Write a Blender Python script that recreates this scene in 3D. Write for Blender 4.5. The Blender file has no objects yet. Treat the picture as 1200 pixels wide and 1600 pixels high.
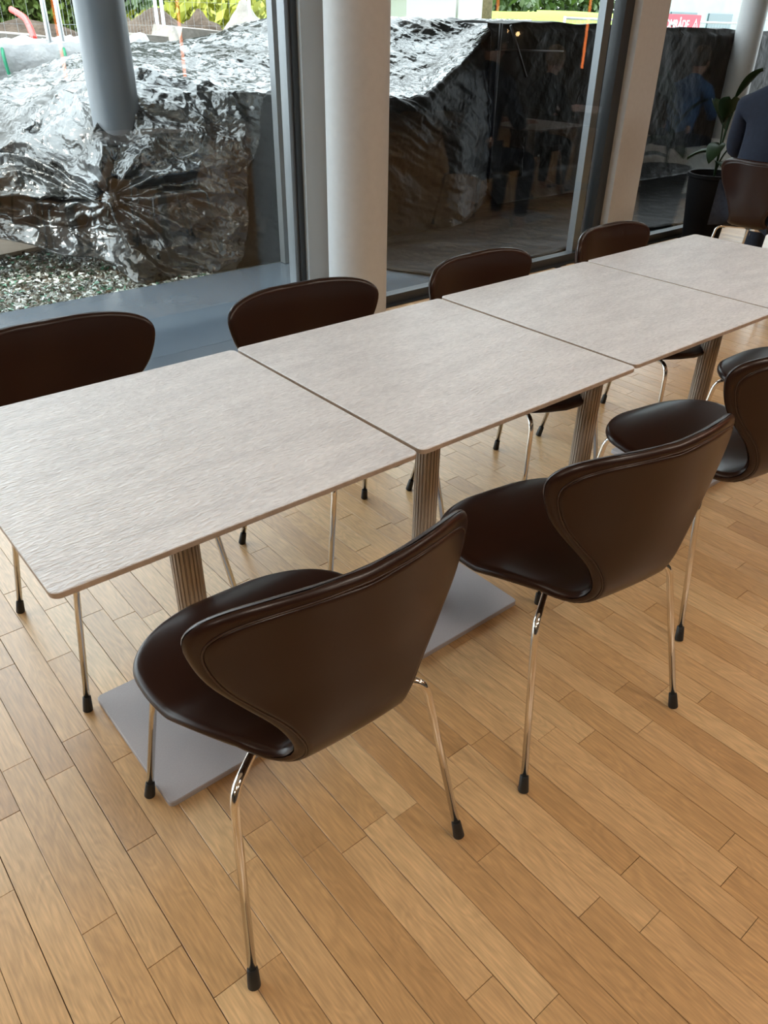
import bpy, bmesh, math, random
import numpy as np
from mathutils import Vector, Matrix, noise

CEIL = 3.7
# ------------------------------------------------------------------ camera
CP = Vector((-0.18388075, -0.94502747, 1.42489245))
YAW, PIT, ROLL, FPX = 0.69988354, 0.56454275, 0.017116914, 1197.2497
fw = Vector((math.sin(YAW)*math.cos(PIT), math.cos(YAW)*math.cos(PIT), -math.sin(PIT)))
r0 = Vector((math.cos(YAW), -math.sin(YAW), 0)); u0 = r0.cross(fw)
RT = math.cos(ROLL)*r0 + math.sin(ROLL)*u0
UP = -math.sin(ROLL)*r0 + math.cos(ROLL)*u0
SC = bpy.context.scene
COL = SC.collection
cd = bpy.data.cameras.new('camera'); cam = bpy.data.objects.new('camera', cd); COL.objects.link(cam)
cd.sensor_fit = 'VERTICAL'; cd.sensor_height = 36; cd.lens = FPX/1600*36; cd.clip_start = 0.02; cd.clip_end = 300
M = Matrix((RT, UP, -fw)).transposed().to_4x4(); M.translation = CP
cam.matrix_world = M
SC.camera = cam

def at(u, v, Y):
    d = fw + (u-600)/FPX*RT - (v-800)/FPX*UP
    return CP + d*((Y-CP.y)/d.y)
def on(u, v, z=0.0):
    d = fw + (u-600)/FPX*RT - (v-800)/FPX*UP
    return CP + d*((z-CP.z)/d.z)

# ------------------------------------------------------------------ light
W = bpy.data.worlds.new('world'); SC.world = W; W.use_nodes = True
bg = W.node_tree.nodes['Background']
bg.inputs[0].default_value = (0.86, 0.94, 1.0, 1); bg.inputs[1].default_value = 5.0
sd = bpy.data.lights.new('sun', 'SUN'); sd.energy = 3.0; sd.angle = math.radians(1.5); sd.color = (1, .95, .86)
sun = bpy.data.objects.new('sun', sd); COL.objects.link(sun)
sun.rotation_euler = Vector((0.90, -0.10, -1.0)).to_track_quat('-Z', 'Y').to_euler()
SC.view_settings.view_transform = 'Standard'; SC.view_settings.look = 'None'
SC.view_settings.exposure = 0.36; SC.view_settings.gamma = 1.0; SC.view_settings.use_curve_mapping = False
SC.cycles.max_bounces = 10; SC.cycles.transparent_max_bounces = 12; SC.cycles.sample_clamp_indirect = 8
SC.cycles.caustics_reflective = False; SC.cycles.caustics_refractive = False
SC.cycles.use_denoising = True

def ceiling_lamp(x, y, power, size=0.6):
    ld = bpy.data.lights.new('ceiling_light', 'AREA'); ld.shape = 'SQUARE'; ld.size = size
    ld.energy = power; ld.color = (1.0, 0.90, 0.79)
    lo = bpy.data.objects.new('ceiling_light', ld); lo.location = (x, y, CEIL-.07); COL.objects.link(lo)
    return lo
LAMPS = [(-0.6, -2.4, 26), (1.9, -2.4, 26), (4.4, -2.4, 26), (7.2, -2.6, 16), (-3.2, -2.4, 20), (2.0, -4.8, 16), (8.0, 0.6, 18)]  # last one is added to brighten the mirrored bench and its sitter
for L in LAMPS: ceiling_lamp(*L)

# ------------------------------------------------------------------ material helpers
def mat(name, col=(.5,.5,.5), rough=.5, metal=0.0, spec=.5, **kw):
    m = bpy.data.materials.new(name); m.use_nodes = True
    b = m.node_tree.nodes['Principled BSDF']
    b.inputs['Base Color'].default_value = (*col, 1); b.inputs['Roughness'].default_value = rough
    b.inputs['Metallic'].default_value = metal; b.inputs['Specular IOR Level'].default_value = spec
    for k, v in kw.items(): b.inputs[k.replace('_', ' ')].default_value = v
    return m
def N(m, t, **kw):
    n = m.node_tree.nodes.new(t)
    for k, v in kw.items():
        if hasattr(n, k): setattr(n, k, v)
        else: n.inputs[k].default_value = v
    return n
def L(m, a, b): m.node_tree.links.new(a, b)
def B(m): return m.node_tree.nodes['Principled BSDF']
def noisy(name, c1, c2, scale=8, rough=.6, bump=0.0, bscale=None, coords='Object', stretch=(1,1,1), metal=0.0, spec=.5, detail=4, bdist=.01):
    m = mat(name, c1, rough, metal, spec)
    tc = N(m, 'ShaderNodeTexCoord'); mp = N(m, 'ShaderNodeMapping'); mp.inputs['Scale'].default_value = stretch
    L(m, tc.outputs[coords], mp.inputs['Vector'])
    n = N(m, 'ShaderNodeTexNoise'); n.inputs['Scale'].default_value = scale; n.inputs['Detail'].default_value = detail
    L(m, mp.outputs[0], n.inputs['Vector'])
    r = N(m, 'ShaderNodeValToRGB'); r.color_ramp.elements[0].position = .3; r.color_ramp.elements[1].position = .7
    r.color_ramp.elements[0].color = (*c1, 1); r.color_ramp.elements[1].color = (*c2, 1)
    L(m, n.outputs['Fac'], r.inputs[0]); L(m, r.outputs[0], B(m).inputs['Base Color'])
    if bump:
        n2 = N(m, 'ShaderNodeTexNoise'); n2.inputs['Scale'].default_value = bscale or scale; n2.inputs['Detail'].default_value = 6
        L(m, mp.outputs[0], n2.inputs['Vector'])
        bp = N(m, 'ShaderNodeBump'); bp.inputs['Strength'].default_value = bump; bp.inputs['Distance'].default_value = bdist
        L(m, n2.outputs['Fac'], bp.inputs['Height']); L(m, bp.outputs[0], B(m).inputs['Normal'])
    return m

def oak():
    m = mat('oak', (.5,.3,.15), .30, 0, .85)
    tc = N(m, 'ShaderNodeTexCoord'); oi = N(m, 'ShaderNodeObjectInfo'); at_ = N(m, 'ShaderNodeAttribute'); at_.attribute_name = 'rnd'
    ad = N(m, 'ShaderNodeMath', operation='ADD'); L(m, oi.outputs['Random'], ad.inputs[0]); L(m, at_.outputs['Fac'], ad.inputs[1])
    fr = N(m, 'ShaderNodeMath', operation='FRACT'); L(m, ad.outputs[0], fr.inputs[0])
    mu = N(m, 'ShaderNodeMath', operation='MULTIPLY'); mu.inputs[1].default_value = 137.0; L(m, fr.outputs[0], mu.inputs[0])
    cb = N(m, 'ShaderNodeCombineXYZ'); L(m, mu.outputs[0], cb.inputs[0]); L(m, mu.outputs[0], cb.inputs[1])
    va = N(m, 'ShaderNodeVectorMath', operation='ADD'); L(m, tc.outputs['Object'], va.inputs[0]); L(m, cb.outputs[0], va.inputs[1])
    mp = N(m, 'ShaderNodeMapping'); mp.inputs['Scale'].default_value = (1, .07, 1); L(m, va.outputs[0], mp.inputs['Vector'])
    g1 = N(m, 'ShaderNodeTexNoise'); g1.inputs['Scale'].default_value = 210; g1.inputs['Detail'].default_value = 3; L(m, mp.outputs[0], g1.inputs['Vector'])
    mp2 = N(m, 'ShaderNodeMapping'); mp2.inputs['Scale'].default_value = (1, .22, 1); L(m, va.outputs[0], mp2.inputs['Vector'])
    g2 = N(m, 'ShaderNodeTexNoise'); g2.inputs['Scale'].default_value = 16; g2.inputs['Detail'].default_value = 2; g2.inputs['Distortion'].default_value = .8; L(m, mp2.outputs[0], g2.inputs['Vector'])
    # cathedral rings: sine of the large noise
    s = N(m, 'ShaderNodeMath', operation='MULTIPLY'); s.inputs[1].default_value = 60; L(m, g2.outputs['Fac'], s.inputs[0])
    si = N(m, 'ShaderNodeMath', operation='SINE'); L(m, s.outputs[0], si.inputs[0])
    # plank tone
    r = N(m, 'ShaderNodeValToRGB'); e = r.color_ramp.elements
    e[0].position = 0; e[0].color = (.46,.262,.112,1); e[1].position = 1; e[1].color = (.66,.44,.225,1)
    for pz, c in ((.2,(.53,.315,.14,1)), (.5,(.57,.35,.165,1)), (.8,(.61,.385,.188,1))):
        k = e.new(pz); k.color = c
    L(m, fr.outputs[0], r.inputs[0])
    mr = N(m, 'ShaderNodeMapRange'); mr.inputs[1].default_value = .3; mr.inputs[2].default_value = .7; mr.inputs[3].default_value = .80; mr.inputs[4].default_value = 1.12
    L(m, g1.outputs['Fac'], mr.inputs[0])
    mr2 = N(m, 'ShaderNodeMapRange'); mr2.inputs[1].default_value = -1; mr2.inputs[2].default_value = 1; mr2.inputs[3].default_value = .93; mr2.inputs[4].default_value = 1.05
    L(m, si.outputs[0], mr2.inputs[0])
    mm = N(m, 'ShaderNodeMath', operation='MULTIPLY'); L(m, mr.outputs[0], mm.inputs[0]); L(m, mr2.outputs[0], mm.inputs[1])
    vm = N(m, 'ShaderNodeVectorMath', operation='SCALE'); L(m, r.outputs[0], vm.inputs[0]); L(m, mm.outputs[0], vm.inputs['Scale'])
    L(m, vm.outputs[0], B(m).inputs['Base Color'])
    bp = N(m, 'ShaderNodeBump'); bp.inputs['Strength'].default_value = .12; bp.inputs['Distance'].default_value = .002
    L(m, g1.outputs['Fac'], bp.inputs['Height']); L(m, bp.outputs[0], B(m).inputs['Normal'])
    return m
def laminate():
    m = mat('table_laminate', (.6,.55,.5), .36, 0, .8)
    tc = N(m, 'ShaderNodeTexCoord'); oi = N(m, 'ShaderNodeObjectInfo')
    cb = N(m, 'ShaderNodeVectorMath', operation='ADD'); L(m, tc.outputs['Object'], cb.inputs[0])
    mu = N(m, 'ShaderNodeMath', operation='MULTIPLY'); mu.inputs[1].default_value = 40; L(m, oi.outputs['Random'], mu.inputs[0]); L(m, mu.outputs[0], cb.inputs[1])
    mp = N(m, 'ShaderNodeMapping'); mp.inputs['Scale'].default_value = (.30, 1, 1); L(m, cb.outputs[0], mp.inputs['Vector'])
    n1 = N(m, 'ShaderNodeTexNoise'); n1.inputs['Scale'].default_value = 190; n1.inputs['Detail'].default_value = 4; n1.inputs['Distortion'].default_value = .6; L(m, mp.outputs[0], n1.inputs['Vector'])
    n2 = N(m, 'ShaderNodeTexNoise'); n2.inputs['Scale'].default_value = 22; n2.inputs['Detail'].default_value = 5; L(m, mp.outputs[0], n2.inputs['Vector'])
    mx = N(m, 'ShaderNodeMath', operation='MULTIPLY_ADD'); mx.inputs[1].default_value = .38; L(m, n2.outputs['Fac'], mx.inputs[0]); 
    h = N(m, 'ShaderNodeMath', operation='MULTIPLY'); h.inputs[1].default_value = .62; L(m, n1.outputs['Fac'], h.inputs[0]); L(m, h.outputs[0], mx.inputs[2])
    r = N(m, 'ShaderNodeValToRGB'); r.color_ramp.elements[0].position = .36; r.color_ramp.elements[1].position = .64
    r.color_ramp.elements[0].color = (.55,.535,.545,1); r.color_ramp.elements[1].color = (.76,.745,.75,1)
    L(m, mx.outputs[0], r.inputs[0]); L(m, r.outputs[0], B(m).inputs['Base Color'])
    bp = N(m, 'ShaderNodeBump'); bp.inputs['Strength'].default_value = .8; bp.inputs['Distance'].default_value = .004
    L(m, n1.outputs['Fac'], bp.inputs['Height']); L(m, bp.outputs[0], B(m).inputs['Normal'])
    return m
def glass(tint=(.93,.95,.94), mult=1.0):
    m = bpy.data.materials.new('window_glass'); m.use_nodes = True; nt = m.node_tree; nt.nodes.remove(B(m))
    g = N(m, 'ShaderNodeNewGeometry'); dt = N(m, 'ShaderNodeVectorMath', operation='DOT_PRODUCT')
    L(m, g.outputs['Incoming'], dt.inputs[0]); L(m, g.outputs['Normal'], dt.inputs[1])
    ab = N(m, 'ShaderNodeMath', operation='ABSOLUTE'); L(m, dt.outputs['Value'], ab.inputs[0])
    om = N(m, 'ShaderNodeMath', operation='SUBTRACT'); om.inputs[0].default_value = 1; L(m, ab.outputs[0], om.inputs[1])
    pw = N(m, 'ShaderNodeMath', operation='POWER'); pw.inputs[1].default_value = 5; L(m, om.outputs[0], pw.inputs[0])
    ma = N(m, 'ShaderNodeMath', operation='MULTIPLY_ADD'); ma.inputs[1].default_value = .94*mult; ma.inputs[2].default_value = .045*mult; L(m, pw.outputs[0], ma.inputs[0])
    tr = N(m, 'ShaderNodeBsdfTransparent'); tr.inputs[0].default_value = (*tint, 1)
    gl = N(m, 'ShaderNodeBsdfGlossy'); gl.inputs['Roughness'].default_value = 0.0
    mx = N(m, 'ShaderNodeMixShader'); L(m, ma.outputs[0], mx.inputs[0]); L(m, tr.outputs[0], mx.inputs[1]); L(m, gl.outputs[0], mx.inputs[2])
    L(m, mx.outputs[0], nt.nodes['Material Output'].inputs['Surface'])
    return m
def film(name='black_film', c1=(.055,.054,.05), c2=(.19,.198,.2), metal=.8, rough=.21, strength=.62, scale=1.0):
    m = mat(name, (.05,.052,.05), rough, metal, .5)
    tc = N(m, 'ShaderNodeTexCoord'); h = None
    n = N(m, 'ShaderNodeTexNoise'); n.inputs['Scale'].default_value = 2.2; n.inputs['Detail'].default_value = 4
    L(m, tc.outputs['Object'], n.inputs['Vector'])
    for (sc, st, rot, wt, wp) in ((3.2, (1,.45,1), (.5,.7,.9), 1.3, .35), (9, (1,.35,1.3), (.2,1.1,.4), .42, .25), (30, (1,.4,1), (.9,.3,1.5), .07, .2)):
        mp = N(m, 'ShaderNodeMapping'); mp.inputs['Rotation'].default_value = rot; mp.inputs['Scale'].default_value = tuple(scale*q for q in st); L(m, tc.outputs['Object'], mp.inputs['Vector'])
        sv = N(m, 'ShaderNodeVectorMath', operation='SCALE'); sv.inputs['Scale'].default_value = wp*1.6; L(m, n.outputs['Color'], sv.inputs[0])
        va = N(m, 'ShaderNodeVectorMath', operation='ADD'); L(m, mp.outputs[0], va.inputs[0]); L(m, sv.outputs[0], va.inputs[1])
        v = N(m, 'ShaderNodeTexVoronoi'); v.feature = 'F1'; v.inputs['Scale'].default_value = sc; L(m, va.outputs[0], v.inputs['Vector'])
        k = N(m, 'ShaderNodeMath', operation='MULTIPLY_ADD'); k.inputs[1].default_value = wt; L(m, v.outputs['Distance'], k.inputs[0]); k.inputs[2].default_value = 0
        if h is not None: L(m, h, k.inputs[2])
        h = k.outputs[0]
    bp = N(m, 'ShaderNodeBump'); bp.inputs['Strength'].default_value = strength; bp.inputs['Distance'].default_value = .07
    L(m, h, bp.inputs['Height']); L(m, bp.outputs[0], B(m).inputs['Normal'])
    r = N(m, 'ShaderNodeValToRGB'); r.color_ramp.elements[0].position = .35; r.color_ramp.elements[1].position = .65
    r.color_ramp.elements[0].color = (*c1,1); r.color_ramp.elements[1].color = (*c2,1)
    L(m, n.outputs['Fac'], r.inputs[0]); L(m, r.outputs[0], B(m).inputs['Base Color'])
    return m

M_oak = oak(); M_lam = laminate(); M_glass = glass()
M_gap = mat('floor_gap', (.09,.05,.025), .9)
M_edge = noisy('laminate_edge', (.33,.255,.195), (.42,.33,.26), 60, .5)
M_base = noisy('powder_coat', (.36,.335,.345), (.39,.365,.375), 300, .55, .25, 500, bdist=.001)
M_flute = mat('fluted_aluminium', (.42,.37,.32), .42, .3)
M_leather = noisy('leather', (.019,.0068,.0042), (.024,.0088,.0054), 5, .30, .10, 420, spec=.34, bdist=.0008)
M_pipe = noisy('leather_welt', (.03,.014,.010), (.036,.017,.012), 30, .34, .1, 400, bdist=.0005)
M_chrome = mat('chrome', (.80,.79,.76), .10, 1.0)
M_rubber = mat('black_rubber', (.012,.012,.012), .5)
M_white = noisy('white_paint', (.50,.51,.52), (.53,.54,.55), 30, .55, .06, 200, bdist=.001)
M_panel = mat('painted_panel', (.48,.52,.54), .45)
M_frame = mat('dark_frame', (.045,.05,.055), .35, .2)
M_frameg = mat('grey_frame', (.22,.24,.26), .35, .5)
M_ceil = mat('ceiling_paint', (.72,.69,.64), .8)
M_wall = mat('wall_paint', (.10,.085,.07), .8)
M_film = film()
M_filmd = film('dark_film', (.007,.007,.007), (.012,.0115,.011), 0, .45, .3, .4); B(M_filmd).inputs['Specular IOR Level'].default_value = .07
M_strut = mat('fence_strut', (.004,.004,.005), .5)
M_slate = noisy('dark_paving', (.070,.092,.118), (.080,.104,.132), 2, .22, spec=.7)
M_outcol = noisy('grey_steel_column', (.16,.19,.22), (.19,.215,.245), 3, .35, spec=.5)
M_soil = noisy('soil', (.05,.035,.025), (.13,.095,.07), 3, .95, .8, 8, bdist=.1)
M_sand = noisy('sand_ground', (.16,.14,.115), (.26,.23,.19), 1.2, .95, .5, 20, bdist=.03)
M_grass = noisy('lawn', (.20,.34,.03), (.34,.46,.06), 6, .9, .5, 60, bdist=.03)
M_leaf = noisy('hedge_leaf', (.05,.10,.018), (.22,.30,.06), 2.5, .55)
M_leafd = noisy('dark_leaf', (.025,.055,.015), (.08,.13,.035), 1.5, .6)
M_leafy = noisy('yellow_leaf', (.20,.24,.02), (.38,.38,.04), 3, .6)
M_bark = noisy('bark', (.09,.065,.045), (.16,.12,.085), 14, .9)
M_bag = noisy('white_woven_bag', (.50,.52,.54), (.60,.61,.62), 8, .7, .4, 14, bdist=.05)
M_green = mat('green_strap', (.02,.30,.16), .6)
M_red = mat('red_pipe', (.62,.05,.04), .4)
M_galv = mat('galvanised_steel', (.50,.54,.57), .4, .6)
M_stone = noisy('pale_stone', (.24,.225,.20), (.36,.34,.31), 5, .9, .5, 14, bdist=.03)
M_board = noisy('plywood', (.42,.34,.26), (.52,.43,.34), 6, .7, stretch=(1,8,1))
M_tent = mat('tent_cloth', (.45,.46,.46), .8)
M_sign = mat('sign_red', (.55,.03,.06), .45)
M_signw = mat('sign_white', (.85,.85,.85), .5)
M_bldg = noisy('blue_grey_cladding', (.30,.40,.45), (.36,.46,.51), 2, .6)
M_bldgw = mat('facade_window', (.10,.14,.17), .15)
M_pink = mat('brick_house', (.40,.20,.17), .8)
M_pot = mat('black_pot', (.006,.006,.007), .7, 0, .1)
M_plant = noisy('plant_leaf', (.008,.02,.008), (.016,.034,.012), 6, .6, spec=.15)
M_skin = mat('skin', (.50,.27,.18), .5, Subsurface_Weight=0.0)
M_navy = noisy('navy_knit', (.004,.009,.026), (.006,.014,.036), 40, .85, .4, 300, bdist=.002)
M_black = noisy('black_cloth', (.008,.008,.010), (.014,.014,.017), 30, .85)
M_blue = noisy('blue_cloth', (.05,.12,.26), (.07,.15,.32), 30, .85)
M_jean = noisy('denim', (.012,.018,.035), (.02,.028,.05), 60, .85)
M_hairb = noisy('brown_hair', (.05,.028,.014), (.10,.055,.025), 30, .5, stretch=(1,1,.2))
M_hairf = noisy('fair_hair', (.22,.13,.06), (.36,.22,.11), 30, .5, stretch=(1,1,.2))
M_eye = mat('eye_white', (.7,.7,.7), .2)
M_cab = mat('white_cabinet', (.78,.78,.76), .4)
def emis(name, c, s):
    m = mat(name, c); B(m).inputs['Emission Color'].default_value = (*c, 1); B(m).inputs['Emission Strength'].default_value = s; return m
M_orange = emis('orange_tube_glow', (1, .24, .06), 7.0)
M_bulb = emis('warm_bulb', (1, .62, .28), 14.0)
M_lampface = emis('lamp_diffuser', (1, .86, .68), 5.0)

# ------------------------------------------------------------------ mesh helpers
def link(o, parent=None):
    COL.objects.link(o)
    if parent is not None: o.parent = parent
    return o
def mobj(name, verts, faces, m, parent=None, smooth=False, loc=None):
    me = bpy.data.meshes.new(name); me.from_pydata([tuple(v) for v in verts], [], faces); me.update()
    if smooth: me.shade_smooth()
    me.materials.append(m)
    o = bpy.data.objects.new(name, me)
    if loc is not None: o.location = loc
    return link(o, parent)
class MB:
    def __init__(s): s.v = []; s.f = []
    def add(s, vs, fs):
        n = len(s.v); s.v += [tuple(v) for v in vs]; s.f += [tuple(i+n for i in f) for f in fs]; return s
    def box(s, x0, x1, y0, y1, z0, z1):
        return s.add([(x0,y0,z0),(x1,y0,z0),(x1,y1,z0),(x0,y1,z0),(x0,y0,z1),(x1,y0,z1),(x1,y1,z1),(x0,y1,z1)],
                     [(0,3,2,1),(4,5,6,7),(0,1,5,4),(1,2,6,5),(2,3,7,6),(3,0,4,7)])
    def cbox(s, x0, x1, y0, y1, z0, z1, c=.001):   # chamfered top edges
        return s.add([(x0,y0,z0),(x1,y0,z0),(x1,y1,z0),(x0,y1,z0),(x0,y0,z1-c),(x1,y0,z1-c),(x1,y1,z1-c),(x0,y1,z1-c),
                      (x0+c,y0+c,z1),(x1-c,y0+c,z1),(x1-c,y1-c,z1),(x0+c,y1-c,z1)],
                     [(0,3,2,1),(0,1,5,4),(1,2,6,5),(2,3,7,6),(3,0,4,7),(4,5,9,8),(5,6,10,9),(6,7,11,10),(7,4,8,11),(8,9,10,11)])
    def tube(s, pts, r, n=12, cap=True):
        pts = [Vector(p) for p in pts]; rs = r if isinstance(r, (list, tuple)) else [r]*len(pts)
        t = (pts[1]-pts[0]).normalized(); a = t.orthogonal().normalized(); rings = []
        for i, p in enumerate(pts):
            t = ((pts[min(i+1,len(pts)-1)]-pts[max(i-1,0)])).normalized()
            a = (a - t*a.dot(t)).normalized(); b = t.cross(a)
            rings.append([p + (a*math.cos(2*math.pi*k/n) + b*math.sin(2*math.pi*k/n))*rs[i] for k in range(n)])
        vs = [q for R in rings for q in R]; fs = []
        for i in range(len(rings)-1):
            for k in range(n): fs.append((i*n+k, i*n+(k+1)%n, (i+1)*n+(k+1)%n, (i+1)*n+k))
        if cap: fs.append(tuple(range(n-1,-1,-1))); fs.append(tuple(range((len(rings)-1)*n, len(rings)*n)))
        return s.add(vs, fs)
    def lathe(s, prof, n=32, c=(0,0,0)):
        vs = []; fs = []
        for (r, z) in prof: vs += [(c[0]+r*math.cos(2*math.pi*k/n), c[1]+r*math.sin(2*math.pi*k/n), c[2]+z) for k in range(n)]
        for i in range(len(prof)-1):
            for k in range(n): fs.append((i*n+k, i*n+(k+1)%n, (i+1)*n+(k+1)%n, (i+1)*n+k))
        fs.append(tuple(range(n-1,-1,-1))); fs.append(tuple(range((len(prof)-1)*n, len(prof)*n)))
        return s.add(vs, fs)
    def prism(s, outline, z0, z1, c=0.0):
        n = len(outline); cx = sum(p[0] for p in outline)/n; cy = sum(p[1] for p in outline)/n
        def ins(p, d): 
            v = Vector((p[0]-cx, p[1]-cy)); l = v.length; v *= (l-d)/l; return (cx+v.x, cy+v.y)
        lay = [(z0, c), (z0+c, 0), (z1-c, 0), (z1, c)] if c else [(z0, 0), (z1, 0)]
        vs = []; fs = []
        for z, d in lay: vs += [(*ins(p, d), z) for p in outline]
        for i in range(len(lay)-1):
            for k in range(n): fs.append((i*n+k, i*n+(k+1)%n, (i+1)*n+(k+1)%n, (i+1)*n+k))
        fs.append(tuple(range(n-1,-1,-1))); fs.append(tuple(range((len(lay)-1)*n, len(lay)*n)))
        return s.add(vs, fs)
    def build(s, name, m, parent=None, smooth=False, loc=None): 
        o = mobj(name, s.v, s.f, m, parent, False, loc)
        if smooth: o.data.shade_smooth() if smooth is True else o.data.set_sharp_from_angle(angle=math.radians(smooth)) if False else _auto(o, smooth)
        return o
def _auto(o, deg):
    o.data.shade_smooth(); o.data.set_sharp_from_angle(angle=math.radians(deg))
def rrect(x0, x1, y0, y1, r, n=5):
    out = []
    for cx, cy, a0 in ((x1-r,y0+r,-90),(x1-r,y1-r,0),(x0+r,y1-r,90),(x0+r,y0+r,180)):
        for k in range(n+1):
            a = math.radians(a0+90*k/n); out.append((cx+r*math.cos(a), cy+r*math.sin(a)))
    return out
def empty(name, label, cat, loc=(0,0,0), rz=0, group=None):
    o = bpy.data.objects.new(name, None); o.location = loc; o.rotation_euler = (0,0,rz); link(o)
    return tag(o, label, cat, group)
def tag(o, label=None, cat=None, group=None, kind=None):
    if label: o['label'] = label
    if cat: o['category'] = cat
    if group: o['group'] = group
    if kind: o['kind'] = kind
    return o
def struct(o): o['kind'] = 'structure'; return o
def copy_tree(o, parent=None):
    c = o.copy(); COL.objects.link(c); c.parent = parent
    for ch in list(o.children): copy_tree(ch, c)
    return c
def smooth_path(pts, n=6):
    P = [Vector(p) for p in pts]; out = []
    for i in range(len(P)-1):
        a = P[max(i-1,0)]; b = P[i]; c = P[i+1]; d = P[min(i+2,len(P)-1)]
        for k in range(n):
            t = k/n; out.append(.5*((2*b)+(c-a)*t+(2*a-5*b+4*c-d)*t*t+(3*b-a-3*c+d)*t**3))
    out.append(P[-1]); return out

rng = random.Random(7)
YW = 2.6
# ================================================================== ROOM
fl = struct(MB().box(-6, 12, -7, YW-.0, -.12, -.012).build('floor', M_gap))
rows = []; pw = .0673; x0 = -.1705 - 20*pw
planks = []
r2 = random.Random(3)
i = 0
x = -6.0 + ((-.1705+6.0) % pw) - pw
k = 0
while x < 12:
    y = -7 + r2.uniform(0, .5)
    kk = round((x+.1705)/pw)
    g = .0011 if kk % 3 == 0 else .0005
    while y < YW-.12:
        ln = r2.choice([.36,.42,.47,.52,.60])
        y1 = min(y+ln, YW-.075)
        planks.append((x+g, x+pw-.0004, y+.0006, y1-.0003, r2.uniform(-.0004, .0003)))
        y = y1
    x += pw
def pix(P):
    d = Vector(P)-CP; z = d.dot(fw)
    if z < .1: return None
    return (600+FPX*d.dot(RT)/z, 800-FPX*d.dot(UP)/z, z)
vis = []
for j, q in enumerate(planks):
    c = pix(((q[0]+q[1])/2, (q[2]+q[3])/2, 0))
    if c and -60 < c[0] < 1260 and 300 < c[1] < 1680:
        X, Y = (q[0]+q[1])/2, (q[2]+q[3])/2
        hid = False
        vis.append((c[2], j))
vis.sort(); pick = set(j for _, j in vis[:298])
meshes = {}
rest = MB(); rr = []
for j, (xa, xb, ya, yb, dz) in enumerate(planks):
    if j in pick:
        key = (round(xb-xa, 4), round(yb-ya, 3))
        if key not in meshes:
            w, l = key
            me = bpy.data.meshes.new('plank'); b = MB().cbox(-w/2, w/2, -l/2, l/2, -.011, 0, .0006)
            me.from_pydata(b.v, [], b.f); me.materials.append(M_oak); meshes[key] = me
        o = bpy.data.objects.new('plank', meshes[key]); o.location = ((xa+xb)/2, (ya+yb)/2, dz); link(o, fl)
    else:
        rest.cbox(xa, xb, ya, yb, -.011, dz, .0006); rr += [r2.random()]*12
po = rest.build('plank_field', M_oak, fl); po['kind'] = 'stuff'
a = po.data.attributes.new('rnd', 'FLOAT', 'POINT'); a.data.foreach_set('value', rr)

struct(MB().box(-6, 12, -7, YW+.3, CEIL, CEIL+.2).build('ceiling', M_ceil))
struct(MB().box(-6.2, -6, -7, YW+.3, -.1, CEIL).build('wall_left', M_wall))
struct(MB().box(12, 12.2, -7, YW+.3, -.1, CEIL).build('wall_right', M_wall))
struct(MB().box(-6.2, 12.2, -7.2, -7, -.1, CEIL).build('wall_back', M_wall))
# threshold strip along the glass
struct(MB().box(2.19, 12, YW-.07, YW+.12, -.1, .004).build('trim_1', M_frame))
struct(MB().box(-6, 2.19, 2.02, YW+.12, -.1, .0015).build('trim_3', M_slate))
# lamps' fixtures, the last one for the lamp added to brighten the bench
for q, (x, y, pw_) in enumerate(LAMPS):
    e = empty('ceiling_lamp', 'square recessed ceiling lamp', 'lamp', (x, y, CEIL-.04), 0, 'square ceiling lamps')
    b = MB(); 
    for s in (-1, 1): b.box(s*.31-.01, s*.31+.01, -.32, .32, -.02, .04); b.box(-.32, .32, s*.31-.01, s*.31+.01, -.02, .04)
    b.build('lamp_frame', M_white, e); MB().box(-.3, .3, -.3, .3, .0, .035).build('diffuser', M_lampface, e)

def window(n, xa, xb, rails=()):
    e = struct(empty('window_%d' % n, None, None, (0,0,0)))
    MB().box(xa, xb, YW-.004, YW+.004, .05 if n > 1 else .002, CEIL).build('pane', M_glass, e)
    if n > 1: MB().box(xa, xb, YW-.03, YW+.04, .0, .055).build('bottom_rail', M_frame, e)
    for (x1, x2, y1, y2, mm) in rails: MB().box(x1, x2, y1, y2, .0, CEIL).build('frame_profile', mm, e)
    return e
window(1, -6, 2.165, ((2.165, 2.195, YW-.03, YW+.05, M_frame), (2.14,2.165,YW-.012,YW+.05,M_frameg), (-2.3, -2.22, YW-.05, YW+.05, M_frame)))
window(2, 2.5, 4.76, ((4.70, 4.79, YW-.04, YW+.05, M_frame), (4.56, 4.63, YW+.006, YW+.06, M_frameg)))
window(3, 5.12, 12, ((5.10, 5.12, YW-.02, YW+.05, M_frame), (8.2, 8.3, YW-.05, YW+.05, M_frame)))
struct(MB().box(2.195, 2.5, YW-.06, YW+.06, 0, CEIL).build('wall_front', M_panel))
struct(MB().box(4.79, 5.10, YW-.10, YW+.06, 0, CEIL).build('trim_2', M_white))
col = MB().lathe([(.15, 0), (.15, CEIL)], 64, (2.3, 2.25, 0)).build('interior_column', M_white, None, 40)
tag(col, 'thick round white indoor column standing between the window panes', 'column')

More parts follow.
